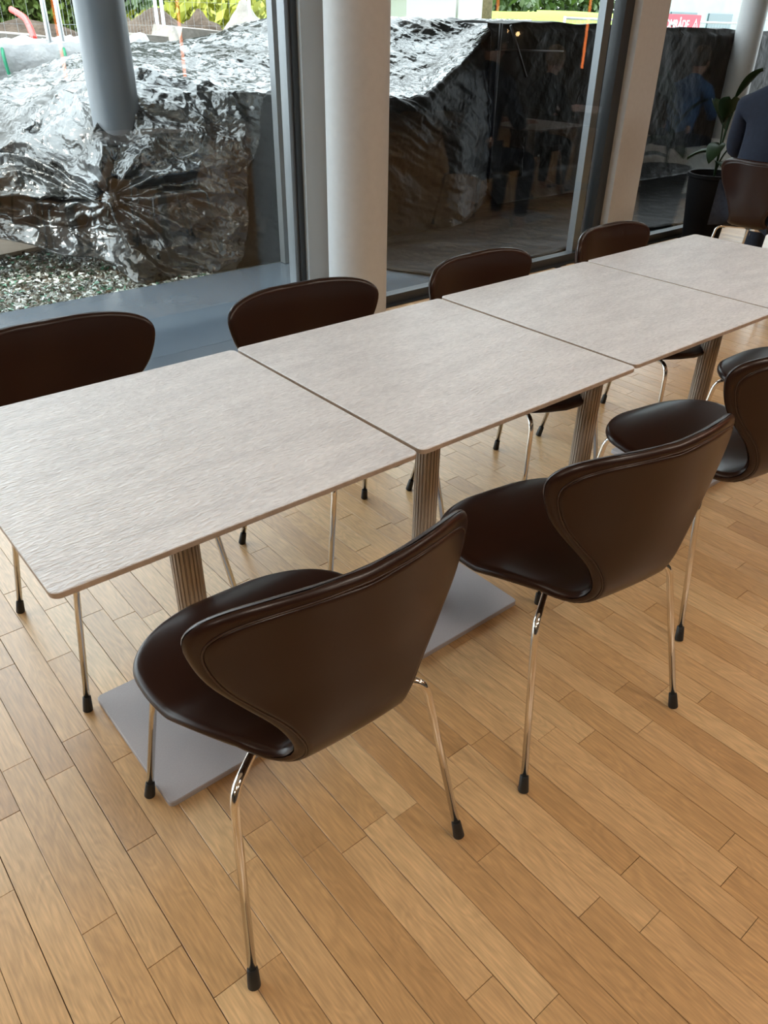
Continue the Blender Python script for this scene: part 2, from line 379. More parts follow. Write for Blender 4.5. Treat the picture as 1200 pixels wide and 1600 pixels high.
# ================================================================== CHAIR
PROF = [(.250,.428),(.232,.443),(.19,.452),(.12,.453),(.04,.447),(-.04,.441),(-.10,.437),(-.155,.438),(-.195,.453),(-.218,.488),(-.228,.55),(-.234,.64),(-.241,.73),(-.248,.795),(-.254,.850)]
P2 = smooth_path([(0, a, b) for a, b in PROF], 8)
SL = [0.0]
for i in range(1, len(P2)): SL.append(SL[-1] + (P2[i]-P2[i-1]).length)
LEN = SL[-1]
WT = [(0,.17),(.04,.205),(.10,.230),(.17,.238),(.24,.230),(.30,.211),(.36,.184),(.41,.155),(.455,.127),(.49,.114),(.53,.122),(.58,.148),(.63,.186),(.68,.223),(.73,.244),(.775,.251),(LEN,.238)]
def wbase(s):
    xs = [a for a, _ in WT]
    for i in range(len(WT)-1):
        if s <= WT[i+1][0]:
            p0 = WT[max(i-1,0)]; p1 = WT[i]; p2 = WT[i+1]; p3 = WT[min(i+2,len(WT)-1)]
            t = (s-p1[0])/(p2[0]-p1[0]); t = max(0, min(1, t))
            m1 = (p2[1]-p0[1])/max(1e-6,(p2[0]-p0[0]))*(p2[0]-p1[0]); m2 = (p3[1]-p1[1])/max(1e-6,(p3[0]-p1[0]))*(p2[0]-p1[0])
            return (2*t**3-3*t*t+1)*p1[1]+(t**3-2*t*t+t)*m1+(-2*t**3+3*t*t)*p2[1]+(t**3-t*t)*m2
    return WT[-1][1]
def width(s, inset=0):
    a = inset; b = LEN-inset
    w = wbase(s)-inset
    d = (s-a); R = .15
    if d < R: w *= max(0, 1-((R-d)/R)**2.3)**(1/2.3)
    d = (b-s); R = .125
    if d < R: w *= max(0, 1-((R-d)/R)**2.25)**(1/2.25)
    return max(w, 0)
def spine(s):
    s = max(0, min(LEN, s))
    import bisect
    i = min(max(bisect.bisect_right(SL, s)-1, 0), len(P2)-2)
    t = (s-SL[i])/(SL[i+1]-SL[i]); p = P2[i].lerp(P2[i+1], t)
    a = P2[max(i-1,0)]; b = P2[min(i+2,len(P2)-1)]; T = (b-a).normalized()
    return p, T, Vector((0, T.z, -T.y))
def spt(x, s, off=0.0):
    q_ = max(0, min(1, (s-.55)/(LEN-.55))); s = s - .046*q_*q_*(3-2*q_)*max(0, 1-(x/.25)**2)
    p, T, Nn = spine(s)
    f = max(0, min(1, (s-.43)/.22)); f = f*f*(3-2*f)
    cur = (-.006*(1-f) + .062*f)*(x/.25)**2
    g = max(0, 1-abs(s-.385)/.14); cur += .020*g*(x/.15)**2     # rear of the seat dishes up at its sides
    return Vector((x, p.y, p.z)) + Nn*(cur+off)
def shell_grid(inset, ns=72, nu=30):
    S = [inset + (LEN-2*inset)*(.5-.5*math.cos(math.pi*i/ns)) for i in range(ns+1)]
    S = [s*.55 + (inset + (LEN-2*inset)*i/ns)*.45 for i, s in enumerate(S)]
    U = [math.sin(math.pi/2*(-1+2*j/nu)) for j in range(nu+1)]
    return S, U
def outline_pts(inset):
    S, _ = shell_grid(inset, 160)
    return np.array([(width(s, inset), s) for s in S] + [(-width(s, inset), s) for s in reversed(S)])
def solid(inset, t_front, t_back, off, R=.012):
    S, U = shell_grid(inset); O = outline_pts(inset); vs = []; fs = []; nu = len(U); 
    A = O; Bn = np.roll(O, -1, 0); AB = Bn-A; L2 = (AB**2).sum(1)+1e-12
    def dist(x, s):
        q = np.array((x, s)); t = np.clip(((q-A)*AB).sum(1)/L2, 0, 1); return float(np.sqrt((((A+AB*t[:,None])-q)**2).sum(1).min()))
    for side in (1, -1):
        for s in S:
            w = width(s, inset)
            for u in U:
                x = w*u; d = dist(x, s); k = 1-min(d/R, 1); h = math.sqrt(max(0, 1-k*k))
                vs.append(spt(x, s, off + (t_front*h if side == 1 else -t_back*h)))
    n = len(S)*nu
    for i in range(len(S)-1):
        for j in range(nu-1):
            a, b, c, d = i*nu+j, i*nu+j+1, (i+1)*nu+j+1, (i+1)*nu+j
            fs.append((a, b, c, d)); fs.append((n+a, n+d, n+c, n+b))
    me = bpy.data.meshes.new('shell'); me.from_pydata([tuple(v) for v in vs], [], fs)
    bm = bmesh.new(); bm.from_mesh(me); bmesh.ops.remove_doubles(bm, verts=bm.verts, dist=2e-5); bmesh.ops.dissolve_degenerate(bm, edges=bm.edges, dist=1e-5)
    bmesh.ops.recalc_face_normals(bm, faces=bm.faces); bm.to_mesh(me); bm.free(); me.shade_smooth()
    return me
def leg_bm(sx, rear):
    if rear: pts = [(sx*.05,-.045,.405),(sx*.11,-.095,.408),(sx*.165,-.139,.409),(sx*.189,-.157,.403),(sx*.200,-.167,.386),(sx*.204,-.172,.36),(sx*.2405,-.240,.028)]
    else: pts = [(sx*.05,.02,.405),(sx*.10,.095,.414),(sx*.148,.167,.416),(sx*.163,.189,.410),(sx*.170,.200,.393),(sx*.173,.204,.37),(sx*.222,.236,.028)]
    P = smooth_path(pts[:6], 4) + [Vector(pts[6])]
    return MB().tube(P, .0078, 14), Vector(pts[6]), (Vector(pts[6])-Vector(pts[5])).normalized()
me_shell = solid(0, .013, .011, 0.0); me_shell.materials.append(M_leather)
me_panel = solid(.0165, .001, .0035, -.0115, .006); me_panel.materials.append(M_leather)
def make_chair(label, loc, rz):
    e = empty('dining_chair', label, 'chair', loc, rz)
    o = link(bpy.data.objects.new('seat_shell', me_shell), e)
    bp_ = link(bpy.data.objects.new('back_panel', me_panel), e)
    ring = []
    O = [(width(s, .0150), s) for s in shell_grid(.0150, 110)[0]]
    for w, s in O: ring.append(spt(w, s, -.0115))
    for w, s in reversed(O[1:-1]): ring.append(spt(-w, s, -.0115))
    ring.append(ring[0])
    MB().tube(ring, .0017, 6, False).build('piping', M_pipe, e, True)
    MB().lathe([(.085,.399),(.09,.402),(.09,.420),(.085,.424)], 32, (0,-.012,0)).build('mounting_plate', M_chrome, e, 40)
    for sx in (-1, 1):
        for rear in (0, 1):
            b, ft, dr = leg_bm(sx, rear); lg = b.build('leg', M_chrome, e, True)
            MB().tube([ft-dr*.014, ft-dr*.012, ft+dr*.013, ft+dr*.027, ft+dr*.0275], [.0085,.0098,.0112,.0118,.010], 16).build('foot_cap', M_rubber, lg, 40)
    return e
R_ = math.radians
GA = 'chairs along the near side of the table row'; GB = 'chairs along the window side of the table row'
proto = make_chair('dark brown leather chair in front, nearest the camera, back turned, beside the first table', (.347,-.042,0), math.radians(-1.6)); proto['group'] = GA
specs = [((1.047,-.095,0), -7.9, 'leather chair with its back turned, second from the camera on the near side', GA),
 ((1.762,-.034,0), -8.4, 'leather chair on the near side, third from the camera, partly behind the second', GA),
 ((2.45,.02,0), 0, 'leather chair cut by the right edge, farthest on the near side, seat tip showing', GA),
 ((.35,.758,0), 178.5, 'leather chair on the window side at the left picture edge, facing the first table', GB),
 ((1.014,.660,0), 177, 'leather chair on the window side in front of the white column', GB),
 ((1.69,.606,0), 183, 'leather chair on the window side in front of the dark glass middle pane', GB),
 ((2.41,.612,0), 184.5, 'leather chair on the window side below the white mullion, farthest one at the table row', GB),
 ((4.77,1.37,0), -90, 'leather chair at the right edge beyond the tables, a person in navy on it', None),
 ((6.35,.62,0), -90, 'leather chair with the fair haired person in black on it, seen mirrored in the glass', None)]
for loc, a, lab, g in specs:
    c = copy_tree(proto); c.location = loc; c.rotation_euler = (0,0,R_(a)); c['label'] = lab
    if g: c['group'] = g
    else: del c['group']

# ================================================================== TABLES
TG = 'square tables pushed into one row'
def make_table(label, loc, rz, g=TG):
    e = empty('dining_table', label, 'table', loc, rz, g)
    h = .3455
    top = MB().prism(rrect(-h, h, -h, h, .014), .7345, .746, .0014).build('tabletop', M_lam, e, 30)
    top.data.materials.append(M_edge)
    for p_ in top.data.polygons:
        if abs(p_.normal.z) < .5 or p_.center.z < .735: p_.material_index = 1
    n = 132; prof = []
    for k in range(n):
        a = 2*math.pi*k/n; rr_ = .031 + .0016*(1 if (k % 6) in (0,1,2,3) else -1)
        prof.append((rr_*math.cos(a), rr_*math.sin(a)))
    MB().prism(prof, .012, .72).build('fluted_post', M_flute, e, 25)
    MB().box(-.17,.17,-.17,.17,.7215,.7345).build('mounting_plate', M_flute, e)
    MB().prism(rrect(-.2, .2, -.2, .2, .012), .001, .017, .0022).build('base_plate', M_base, e, 30)
    return e
t1 = make_table('nearest pale grained table, front corner at the left of the picture', (.347,.340,0), 0)
for loc, a, lab in (((1.0475,.3435,0),.1,'second pale grained table from the camera, between the first and third'),
                    ((1.7505,.353,0),-.1,'third pale grained table from the camera, set back slightly from the second'),
                    ((2.452,.356,0),0,'farthest pale grained table at the end of the row')):
    c = copy_tree(t1); c.location = loc; c.rotation_euler = (0,0,R_(a)); c['label'] = lab
for loc, lab in (((5.42,1.36,0),'pale table in front of the person in navy, beyond the right picture edge'),((7.05,.62,0),'pale table in front of the fair haired person, seen mirrored in the glass')):
    c = copy_tree(t1); c.location = loc; c['label'] = lab; del c['group']

# ================================================================== OUTSIDE
struct(MB().box(-8, 14, YW+.12, 3.81, -.14, -.004).build('outdoor_paving', M_slate))
struct(MB().box(-30, 60, 3.81, 60, -.3, -.03).build('ground', M_sand))
struct(MB().box(-8, 14, YW+.3, YW+.75, CEIL, CEIL+.25).build('roof_overhang', M_ceil))
struct(MB().box(3.0, 14, YW+.75, 5.6, CEIL, CEIL+.25).build('added_shade_canopy', M_frame))  # unseen dark canopy, added to keep sky light off the sheeting outside
struct(MB().box(-8, 14, YW, YW+.3, CEIL+.2, 8).build('wall_outside', M_wall))
struct(MB().box(-8, 14, 4.22, 4.62, CEIL, CEIL+.3).build('outdoor_beam', M_outcol))
# gravel of glassy chips
r3 = random.Random(11); b = MB(); mats_idx = []
for k in range(11000):
    x = r3.uniform(-.2, 2.3); y = 3.82 + (r3.random()**1.3)*1.3; z = r3.uniform(-.028, .0); s = r3.uniform(.010, .024)
    q = [Vector((r3.uniform(-1,1), r3.uniform(-1,1), r3.uniform(-.5,.5))).normalized()*s for _ in range(4)]
    c = Vector((x, y, z)); b.add([c+v for v in q], [(0,1,2),(0,3,1),(1,3,2),(0,2,3)]); mats_idx += [r3.choice([0,0,0,1,1,2,3,4])]*4
gm = [mat('chip_white', (.78,.82,.78), .2), mat('chip_grey', (.22,.23,.2), .3), mat('chip_green', (.08,.22,.14), .2), mat('chip_brown', (.10,.075,.045), .5), mat('chip_dark', (.03,.035,.03), .4)]
gr = b.build('gravel', gm[0]); 
for m_ in gm[1:]: gr.data.materials.append(m_)
gr.data.polygons.foreach_set('material_index', mats_idx)
tag(gr, 'white and green gravel chips between the dark paving and the black sheeting', 'gravel', kind='stuff')
bd = [on(-160,372), on(-20,366), on(86,384), on(-5,404), on(-160,420)]
tag(MB().prism([(p_.x, p_.y) for p_ in bd][::-1], -.005, .02).build('plywood_board', M_board), 'pale board lying flat on the gravel at the left picture edge', 'board')

oc = MB().lathe([(.15,-.03),(.15,CEIL)], 48, (2.02,4.42,0)).build('outdoor_column', M_outcol, None, 40)
tag(oc, 'blue grey round outdoor column with the sheeting tied round it', 'column')
pc = at(1168, 60, 4.42)
oc2 = MB().lathe([(.15,-.03),(.15,CEIL)], 48, (pc.x,4.42,0)).build('outdoor_column', M_white, None, 40)
tag(oc2, 'pale round outdoor column behind the glass near the upper right corner', 'column')
# outer frame posts
e = empty('outdoor_door_frame', 'slim grey outdoor door frame posts left of the white wall panel', 'frame', (0,0,0))
for (xa, xb) in ((2.81,2.89),(2.975,3.06)): MB().box(xa, xb, 3.74, 3.80, 0, CEIL).build('frame_post', M_frameg, e)
MB().box(2.89, 2.975, 3.75, 3.78, 1.30, 1.36).build('lock_plate', M_galv, e)

# ---- black sheeting: control grid columns (u) x rows (bottom -> far ridge)
CU = [-260, -120, -30, 40, 105, 150, 178, 215, 270, 330, 385, 440, 520, 610, 665, 720, 775, 830]
def interp(tbl, u):
    for i in range(len(tbl)-1):
        if tbl[i][0] <= u <= tbl[i+1][0]:
            t = (u-tbl[i][0])/(tbl[i+1][0]-tbl[i][0]); return [a+(b_-a)*t for a, b_ in zip(tbl[i][1:], tbl[i+1][1:])]
    return list(tbl[0][1:] if u < tbl[0][0] else tbl[-1][1:])
# rows: (u, v, Y)
ROWS = [
 [(-260,365,4.7),(-30,368,4.6),(40,380,4.5),(105,400,4.35),(150,402,4.3),(178,415,4.2),(215,442,3.86),(270,437,3.87),(330,427,3.87),(440,408,3.87),(610,377,3.87),(1400,240,3.95)],
 [(-260,345,4.9),(-30,345,4.8),(40,350,4.72),(105,360,4.55),(150,355,4.35),(178,350,4.22),(215,380,4.0),(270,372,4.0),(330,362,3.98),(440,345,3.95),(610,318,4.0),(1400,215,4.2)],
 [(-260,290,5.0),(-30,295,4.85),(40,292,4.72),(105,305,4.45),(150,312,4.22),(178,312,4.2),(215,305,4.1),(270,298,4.05),(330,285,4.02),(385,268,4.0),(440,255,3.98),(610,240,4.05),(775,225,4.15),(1400,165,4.5)],
 [(-260,262,5.1),(-30,262,4.95),(40,258,4.8),(105,240,4.6),(150,248,4.3),(178,235,4.21),(215,222,4.2),(270,215,4.15),(330,225,4.05),(385,215,4.02),(440,205,4.0),(610,190,4.1),(665,180,4.15),(775,130,4.6),(960,120,4.6),(1400,100,4.7)],
 [(-260,235,5.3),(-30,240,5.1),(40,215,4.95),(105,170,4.8),(150,158,4.62),(178,150,4.65),(215,115,4.6),(270,122,4.45),(330,138,4.35),(385,146,4.22),(440,150,4.15),(610,155,4.2),(665,150,4.25),(720,100,4.5),(775,50,4.75),(850,40,4.75),(1060,45,4.75),(1400,52,4.8)],
 [(-260,215,5.5),(-30,200,5.4),(40,175,5.3),(105,145,5.2),(150,128,5.1),(215,118,5.0),(270,122,4.9),(330,128,4.8),(385,128,4.8),(440,128,4.75),(610,130,4.8),(665,115,4.8),(720,78,4.85),(775,42,4.9),(850,37,4.85),(1060,43,4.85),(1400,50,4.9)],
 [(-260,170,6.0),(-30,152,5.9),(40,140,5.9),(105,118,5.8),(150,100,5.7),(215,92,5.6),(270,95,5.5),(330,85,5.4),(385,80,5.4),(440,78,5.3),(610,75,5.3),(720,55,5.15),(775,38,5.0),(850,35,4.95),(1060,42,4.95),(1400,49,5.0)],
 [(-260,150,6.6),(-30,138,6.5),(40,118,6.5),(105,98,6.4),(150,85,6.4),(215,74,6.3),(270,72,6.2),(330,63,6.1),(385,42,6.0),(420,30,5.9),(610,30,5.6),(720,32,5.3),(775,33,5.1),(850,34,5.05),(940,37,5.05),(1060,42,5.05),(1400,49,5.1)],
 [(-260,140,7.2),(-30,140,7.2),(105,105,7.0),(215,82,6.9),(330,70,6.7),(420,38,6.5),(610,36,6.1),(775,38,5.5),(1400,55,5.4)],
]
G = [[at(u, *interp(r_, u)) for u in CU] for r_ in ROWS]
for j_, u_ in enumerate(CU):
    if u_ >= 760:
        xx = at(u_, 90, 4.55).x
        for i_, (zz_, yy_) in enumerate(((0.0,4.50),(.35,4.54),(.72,4.56),(1.02,4.58))): G[i_][j_] = Vector((xx, yy_, zz_))
def bisp(G, fi, fj):
    ni, nj = len(G), len(G[0])
    def cr(P, t):
        i = min(int(t), len(P)-2); f = t-i
        a = P[max(i-1,0)]; b_ = P[i]; c = P[i+1]; d = P[min(i+2,len(P)-1)]
        cub = .5*((2*b_)+(c-a)*f+(2*a-5*b_+4*c-d)*f*f+(3*b_-a-3*c+d)*f**3)
        return cub*.6 + b_.lerp(c, f)*.4
    i0 = min(int(fi), ni-2)
    lo, hi = max(i0-1, 0), min(i0+2, ni-1)
    colp = {k: cr(G[k], fj) for k in range(lo, hi+1)}
    P = [colp[max(i0-1,0)], colp[i0], colp[i0+1], colp[hi]]; f = fi-i0
    a, b_, c, d = P
    cub = .5*((2*b_)+(c-a)*f+(2*a-5*b_+4*c-d)*f*f+(3*b_-a-3*c+d)*f**3)
    return cub*.6 + b_.lerp(c, f)*.4
NI, NJ = 210, 560
knot = at(168, 312, 4.2)
grid = [[bisp(G, i/NI*(len(G)-1), j/NJ*(len(CU)-1)) for j in range(NJ+1)] for i in range(NI+1)]
vs = []
for i in range(NI+1):
    for j in range(NJ+1):
        p_ = grid[i][j]
        n_ = (grid[min(i+1,NI)][j]-grid[max(i-1,0)][j]).cross(grid[i][min(j+1,NJ)]-grid[i][max(j-1,0)])
        n_ = n_.normalized() if n_.length > 1e-9 else Vector((0,-1,0))
        if n_.y > 0 and n_.z < 0 or n_.z < -.2: n_ = -n_
        q = Vector((p_.x*1.0, p_.y*1.3, p_.z*1.3)); q = q + .22*noise.noise_vector(q*1.7)
        edge = min(1, i/8)
        wall = max(0, min(1, (p_.x-3.6)/.8)) 
        d = .055*(.5-abs(noise.noise(q*2.3)))*(1-.6*wall)
        s_ = Vector((p_.x*1.2+p_.z*2.2, p_.y*.8-p_.x*.4, p_.z*.7))
        d += .045*(.45-abs(noise.noise(s_*3.1+Vector((5,2,1)))))*(1-.5*wall)
        d += .018*(.4-abs(noise.noise(s_*9+Vector((1,7,3)))))
        d += .008*(.4-abs(noise.noise(q*24)))
        v_ = p_-knot; rr_ = math.hypot(v_.x, v_.z); 
        if rr_ < 1.6 and abs(v_.y) < .8:
            th = math.atan2(v_.z, v_.x)
            amp = (.03+.04*noise.noise(Vector((math.cos(th)*2, math.sin(th)*2, 3))))*math.exp(-((rr_-.25)/.5)**2)*min(1, rr_/.08)
            d += amp*(1-2*abs(math.sin(th*6.5+2.6*noise.noise(q*2.5)+1.2*math.sin(th*2))))
            d -= .05*math.exp(-(rr_/.09)**2)
        vs.append(p_ + n_*d*edge)
fs = [(i*(NJ+1)+j, i*(NJ+1)+j+1, (i+1)*(NJ+1)+j+1, (i+1)*(NJ+1)+j) for i in range(NI) for j in range(NJ)]
IR = NI*4/(len(G)-1)
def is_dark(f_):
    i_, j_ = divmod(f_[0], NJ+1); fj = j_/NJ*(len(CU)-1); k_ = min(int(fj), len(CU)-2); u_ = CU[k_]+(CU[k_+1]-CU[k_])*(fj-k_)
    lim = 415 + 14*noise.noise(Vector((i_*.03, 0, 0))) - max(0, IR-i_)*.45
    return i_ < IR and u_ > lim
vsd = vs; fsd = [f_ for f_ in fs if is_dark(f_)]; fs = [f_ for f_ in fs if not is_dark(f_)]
def compact(vs, fs):
    used = sorted({i_ for f_ in fs for i_ in f_}); mp_ = {o_: n_ for n_, o_ in enumerate(used)}
    return [vs[i_] for i_ in used], [tuple(mp_[i_] for i_ in f_) for f_ in fs]
vsd, fsd = compact(vsd, fsd); vs, fs = compact(vs, fs)
sh = mobj('plastic_sheeting', vs, fs, M_film, None, True)
tag(sh, 'black shiny crumpled plastic sheeting draped outside the windows over heaps and a fence', 'sheeting')
md = sh.modifiers.new('thick', 'SOLIDIFY'); md.thickness = .004
# smooth dark sheeting hung upright over fence panels, right part
UW = [772, 800, 850, 905, 960, 1010, 1060, 1110, 1160, 1230, 1320, 1420]
base_y = 4.62; vs = []; fs = []; NW, NH = 260, 60
tops = [at(u, v, base_y) for u, v in ((758,34),(850,34),(940,38),(985,40),(1060,42),(1200,48),(1420,60))]
X0, X1 = tops[0].x, min(tops[-1].x, 11.9)
def topz(x):
    for a_, b2 in zip(tops, tops[1:]):
        if a_.x <= x <= b2.x: return a_.z + (b2.z-a_.z)*(x-a_.x)/(b2.x-a_.x)
    return tops[-1].z
for i in range(NH+1):
    for j in range(NW+1):
        x = X0+(X1-X0)*j/NW; zt_ = topz(x); t = i/NH
        z = zt_*min(1, t/.82) if t < .82 else zt_; y = base_y - .02 if t < .82 else base_y + (t-.82)*2.2
        if t < .12: y -= (.12-t)*2.2
        sw = .03*noise.noise(Vector((x*1.1, z*.6, 0))) + .02*abs(noise.noise(Vector((x*2.3+z*1.2, z*.5-x*.3, 4)))) + .012*abs(noise.noise(Vector((x*5-z*4, z*2, 8))))
        vs.append((x, y-sw-(.05 if t < .8 else 0), z + (.02*noise.noise(Vector((x*3, y*3, 0))) if t > .8 else 0)))
fs = [(i*(NW+1)+j, i*(NW+1)+j+1, (i+1)*(NW+1)+j+1, (i+1)*(NW+1)+j) for i in range(NH) for j in range(NW)]
n0 = len(vs); vs += vsd; fs += [tuple(i_+n0 for i_ in f_) for f_ in fsd]
# added sheet over the paving, darkening the ground up to the panes
n0 = len(vs); NA, NB = 110, 26; XA = 3.35
for i in range(NB+1):
    for j in range(NA+1):
        x = XA + (X1-XA)*j/NA; y = 2.80 + 2.0*i/NB + .10*noise.noise(Vector((x*1.5, 0, 2)))*(1-i/NB); 
        vs.append((x + .25*noise.noise(Vector((y*2, 3, 1)))*(1-j/NA), y, .012 + .02*abs(noise.noise(Vector((x*2, y*3, 1))))))
fs += [(n0+i*(NA+1)+j, n0+i*(NA+1)+j+1, n0+(i+1)*(NA+1)+j+1, n0+(i+1)*(NA+1)+j) for i in range(NB) for j in range(NA)]
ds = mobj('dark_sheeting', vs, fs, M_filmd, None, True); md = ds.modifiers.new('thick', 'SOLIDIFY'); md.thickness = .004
tag(ds, 'smooth dark sheeting hung upright over fence panels behind the middle and right panes', 'sheeting')
b_ = MB(); q0 = at(798, 40, 4.5); q1 = at(822, 120, 4.5); b_.tube([q0, q1], .012, 8); q0 = at(775, 78, 4.5); q1 = at(880, 80, 4.5); b_.tube([q0, q1], .008, 8)
q0 = at(783, 36, 4.5); b_.tube([q0, (q0.x, q0.y, 0)], .014, 8)
b_.build('pressed_strut', M_strut, ds, True)
# knot gathered in front of the column
kn = MB()
for k in range(7):
    a = k*.9; kn.tube([knot+Vector((-.05*math.cos(a), -.05, .05*math.sin(a))), knot+Vector((.02*math.cos(a+1), -.09, .02*math.sin(a+1))), knot+Vector((.05*math.cos(a+2), -.05, .06*math.sin(a+2)))], [.02,.026,.014], 8)
kn.build('sheet_knot', M_film, sh, True)

# ---- soil, slabs, bags
def mound(name, c, rx, ry, h, m, label, cat, seed, sharp=1.3, group=None):
    vs = []; fs = []; n = 40
    for i in range(n+1):
        for j in range(n+1):
            x = (i/n*2-1); y = (j/n*2-1); rr_ = math.hypot(x, y)
            z = h*max(0, 1-rr_**sharp) + .22*h*noise.noise(Vector((x*2.4+seed, y*2.4, seed)))*max(0,1-rr_*.6) + .07*h*noise.noise(Vector((x*9+seed, y*9, seed)))
            vs.append((c[0]+x*rx, c[1]+y*ry, max(-.05, z) if rr_ < 1 else -.05))
    fs = [(i*(n+1)+j, (i+1)*(n+1)+j, (i+1)*(n+1)+j+1, i*(n+1)+j+1) for i in range(n) for j in range(n)]
    return tag(mobj(name, vs, fs, m, None, True), label, cat, group)
def heap(u, v, Y, rx, ry, name='soil_heap', m=M_soil, **k):
    p_ = at(u, v, Y); return mound(name, (p_.x, Y), rx, ry, p_.z, m, **k)
heap(200, 26, 12.0, 1.6, 1.5, label='steep brown soil heap just right of the outdoor column', cat='soil heap', seed=1.0)
heap(262, 30, 10.5, 2.4, 1.9, label='broad dark soil heap behind the pale slab', cat='soil heap', seed=2.3)
heap(305, 28, 12.0, 1.5, 1.3, label='small brown soil heap in front of the yellow bush', cat='soil heap', seed=4.1)
heap(378, 24, 11.5, 1.6, 1.2, m=M_stone, name='gravel_heap', label='pale grey gravel heap beside the yellow bush', cat='gravel heap', seed=6.2)
heap(10, 36, 13.0, 4.5, 1.6, m=M_soil, label='long brown soil bank below the hedge at the left', cat='soil heap', seed=8.8)
def slab(u, v, Y, w, d, h, rz, label, seed):
    p_ = at(u, v, Y); bm = bmesh.new(); bmesh.ops.create_cube(bm, size=1); bmesh.ops.subdivide_edges(bm, edges=bm.edges, cuts=3, use_grid_fill=True)
    for q in bm.verts:
        q.co = Vector((q.co.x*w*(1-.25*(q.co.z+.5)), q.co.y*d, q.co.z*h)) + .05*Vector((noise.noise(q.co*4+Vector((seed,0,0))), noise.noise(q.co*4+Vector((0,seed,0))), noise.noise(q.co*4+Vector((0,0,seed)))))
    me = bpy.data.meshes.new('stone_slab'); bm.to_mesh(me); bm.free(); me.materials.append(M_stone); me.shade_flat()
    o = bpy.data.objects.new('stone_slab', me); o.location = (p_.x, Y, p_.z-h/2); o.rotation_euler = (.05,.06,rz); link(o); tag(o, label, 'stone slab')
    return o
slab(300, 44, 8.6, .9, .6, .35, .1, 'large pale stone block between the soil heaps and the sheeting', 3)
slab(208, 52, 8.0, .55, .5, .9, .3, 'small pale angular stone block right of the outdoor column', 9)
slab(24, 52, 9.2, .8, .5, .2, .1, 'long pale stone slab lying on the bags at the left', 5)
for q, (u, v, Y, w, lab) in enumerate([(25, 66, 7.4, .95, 'white woven bulk bag at the left picture edge behind the sheeting'),(92, 63, 7.5, .95, 'white woven bulk bag left of the outdoor column'),(-60, 70, 7.4, .95,'white woven bulk bag beyond the left picture edge'),(150,60,7.6,.8,'white woven bulk bag behind the outdoor column')]):
    p_ = at(u, v, Y); e = empty('bulk_bag', lab, 'bag', (p_.x, Y, 0), .1*q, 'white bulk bags beyond the sheeting')
    bm = bmesh.new(); bmesh.ops.create_cube(bm, size=1); bmesh.ops.subdivide_edges(bm, edges=bm.edges, cuts=7, use_grid_fill=True)
    for t in bm.verts:
        z = t.co.z+.5; bul = 1+.16*math.sin(math.pi*z); x, y = t.co.x, t.co.y; k = 1-.12*(abs(x*y)*4)
        n_ = noise.noise(Vector((x*4+q*3, y*4, z*4)))
        t.co = Vector((x*w*bul*k+.04*n_, y*w*bul*k, z*p_.z + (.07*n_ if z > .9 else 0)))
    me = bpy.data.meshes.new('bag_body'); bm.to_mesh(me); bm.free(); me.materials.append(M_bag); me.shade_smooth(); link(bpy.data.objects.new('bag_body', me), e)
    for sx in (-.3, .25):
        MB().tube(smooth_path([(sx*w, -w*.56, .1), (sx*w+.03, -w*.62, p_.z*.5), (sx*w, -w*.56, p_.z*.88), (sx*w+.02, -w*.47, p_.z*.97)], 5), .014, 6).build('green_strap', M_green, e, True)
pp = [at(u, v, Y) for u, v, Y in ((18,15,9.0),(30,22,8.8),(40,30,8.6),(48,46,8.3),(54,62,8.1))]
tag(MB().tube(smooth_path(pp, 6), .032, 10).build('red_pipe', M_red, None, True), 'bent red plastic pipe rising from the white bags', 'pipe')
# ---- construction fence panels
def fence(x0, y0, x1, y1, label, h=2.0, z=0.0):
    e = empty('site_fence', label, 'fence', (x0, y0, z), math.atan2(y1-y0, x1-x0), 'galvanised site fence panels'); l = math.hypot(x1-x0, y1-y0)
    MB().tube([(0,0,0),(0,0,h)], .022, 10).build('fence_post', M_galv, e, True); MB().tube([(l,0,0),(l,0,h)], .022, 10).build('fence_post', M_galv, e, True)
    for zz in (.15, h-.03): MB().tube([(0,0,zz),(l,0,zz)], .018, 8).build('fence_rail', M_galv, e, True)
    b_ = MB()
    for k in range(1, int(l/.11)): b_.tube([(k*.11,0,.15),(k*.11,0,h-.03)], .0013, 4, False)
    for k in range(1, int(h/.25)): b_.tube([(0,0,.15+k*.25),(l,0,.15+k*.25)], .0015, 4, False)
    m_ = b_.build('wire_mesh', M_galv, e, True); m_['kind'] = 'stuff'
    return e
fa = at(80, 60, 7.0); fb = at(-120, 60, 7.0)
fence(fb.x, 7.0, fa.x, 7.05, 'site fence panel at the far left in front of the white bags', 2.0)
f1 = at(92, 30, 7.2); f2 = at(245, 30, 9.3)
fence(f1.x, 7.2, f2.x, 9.3, 'site fence panel running behind the outdoor column', 2.0)
f3 = at(248, 20, 9.6); f4 = at(372, 20, 9.9)
fence(f3.x, 9.5, f4.x, 9.6, 'site fence panel in front of the yellow bush', 2.0)
f5 = at(380, 20, 9.9)
f6 = at(640, 20, 9.0); f7 = at(728, 20, 9.0); f8 = at(880, 20, 9.0); f9=at(1010,20,9.0); f10=at(1190,20,9.0)
fence(f6.x, 9.0, f7.x, 9.0, 'low site fence panel in front of the white tents', 1.5)
fence(f7.x+.06, 9.0, f8.x, 9.0, 'low site fence panel in front of the sunlit lawn', 1.5)
fence(f8.x+.06, 9.0, f9.x, 9.0, 'low site fence panel carrying the red sign', 1.62)
fence(f9.x+.06, 9.0, f10.x, 9.0, 'low site fence panel at the right before the blue grey building', 1.62)
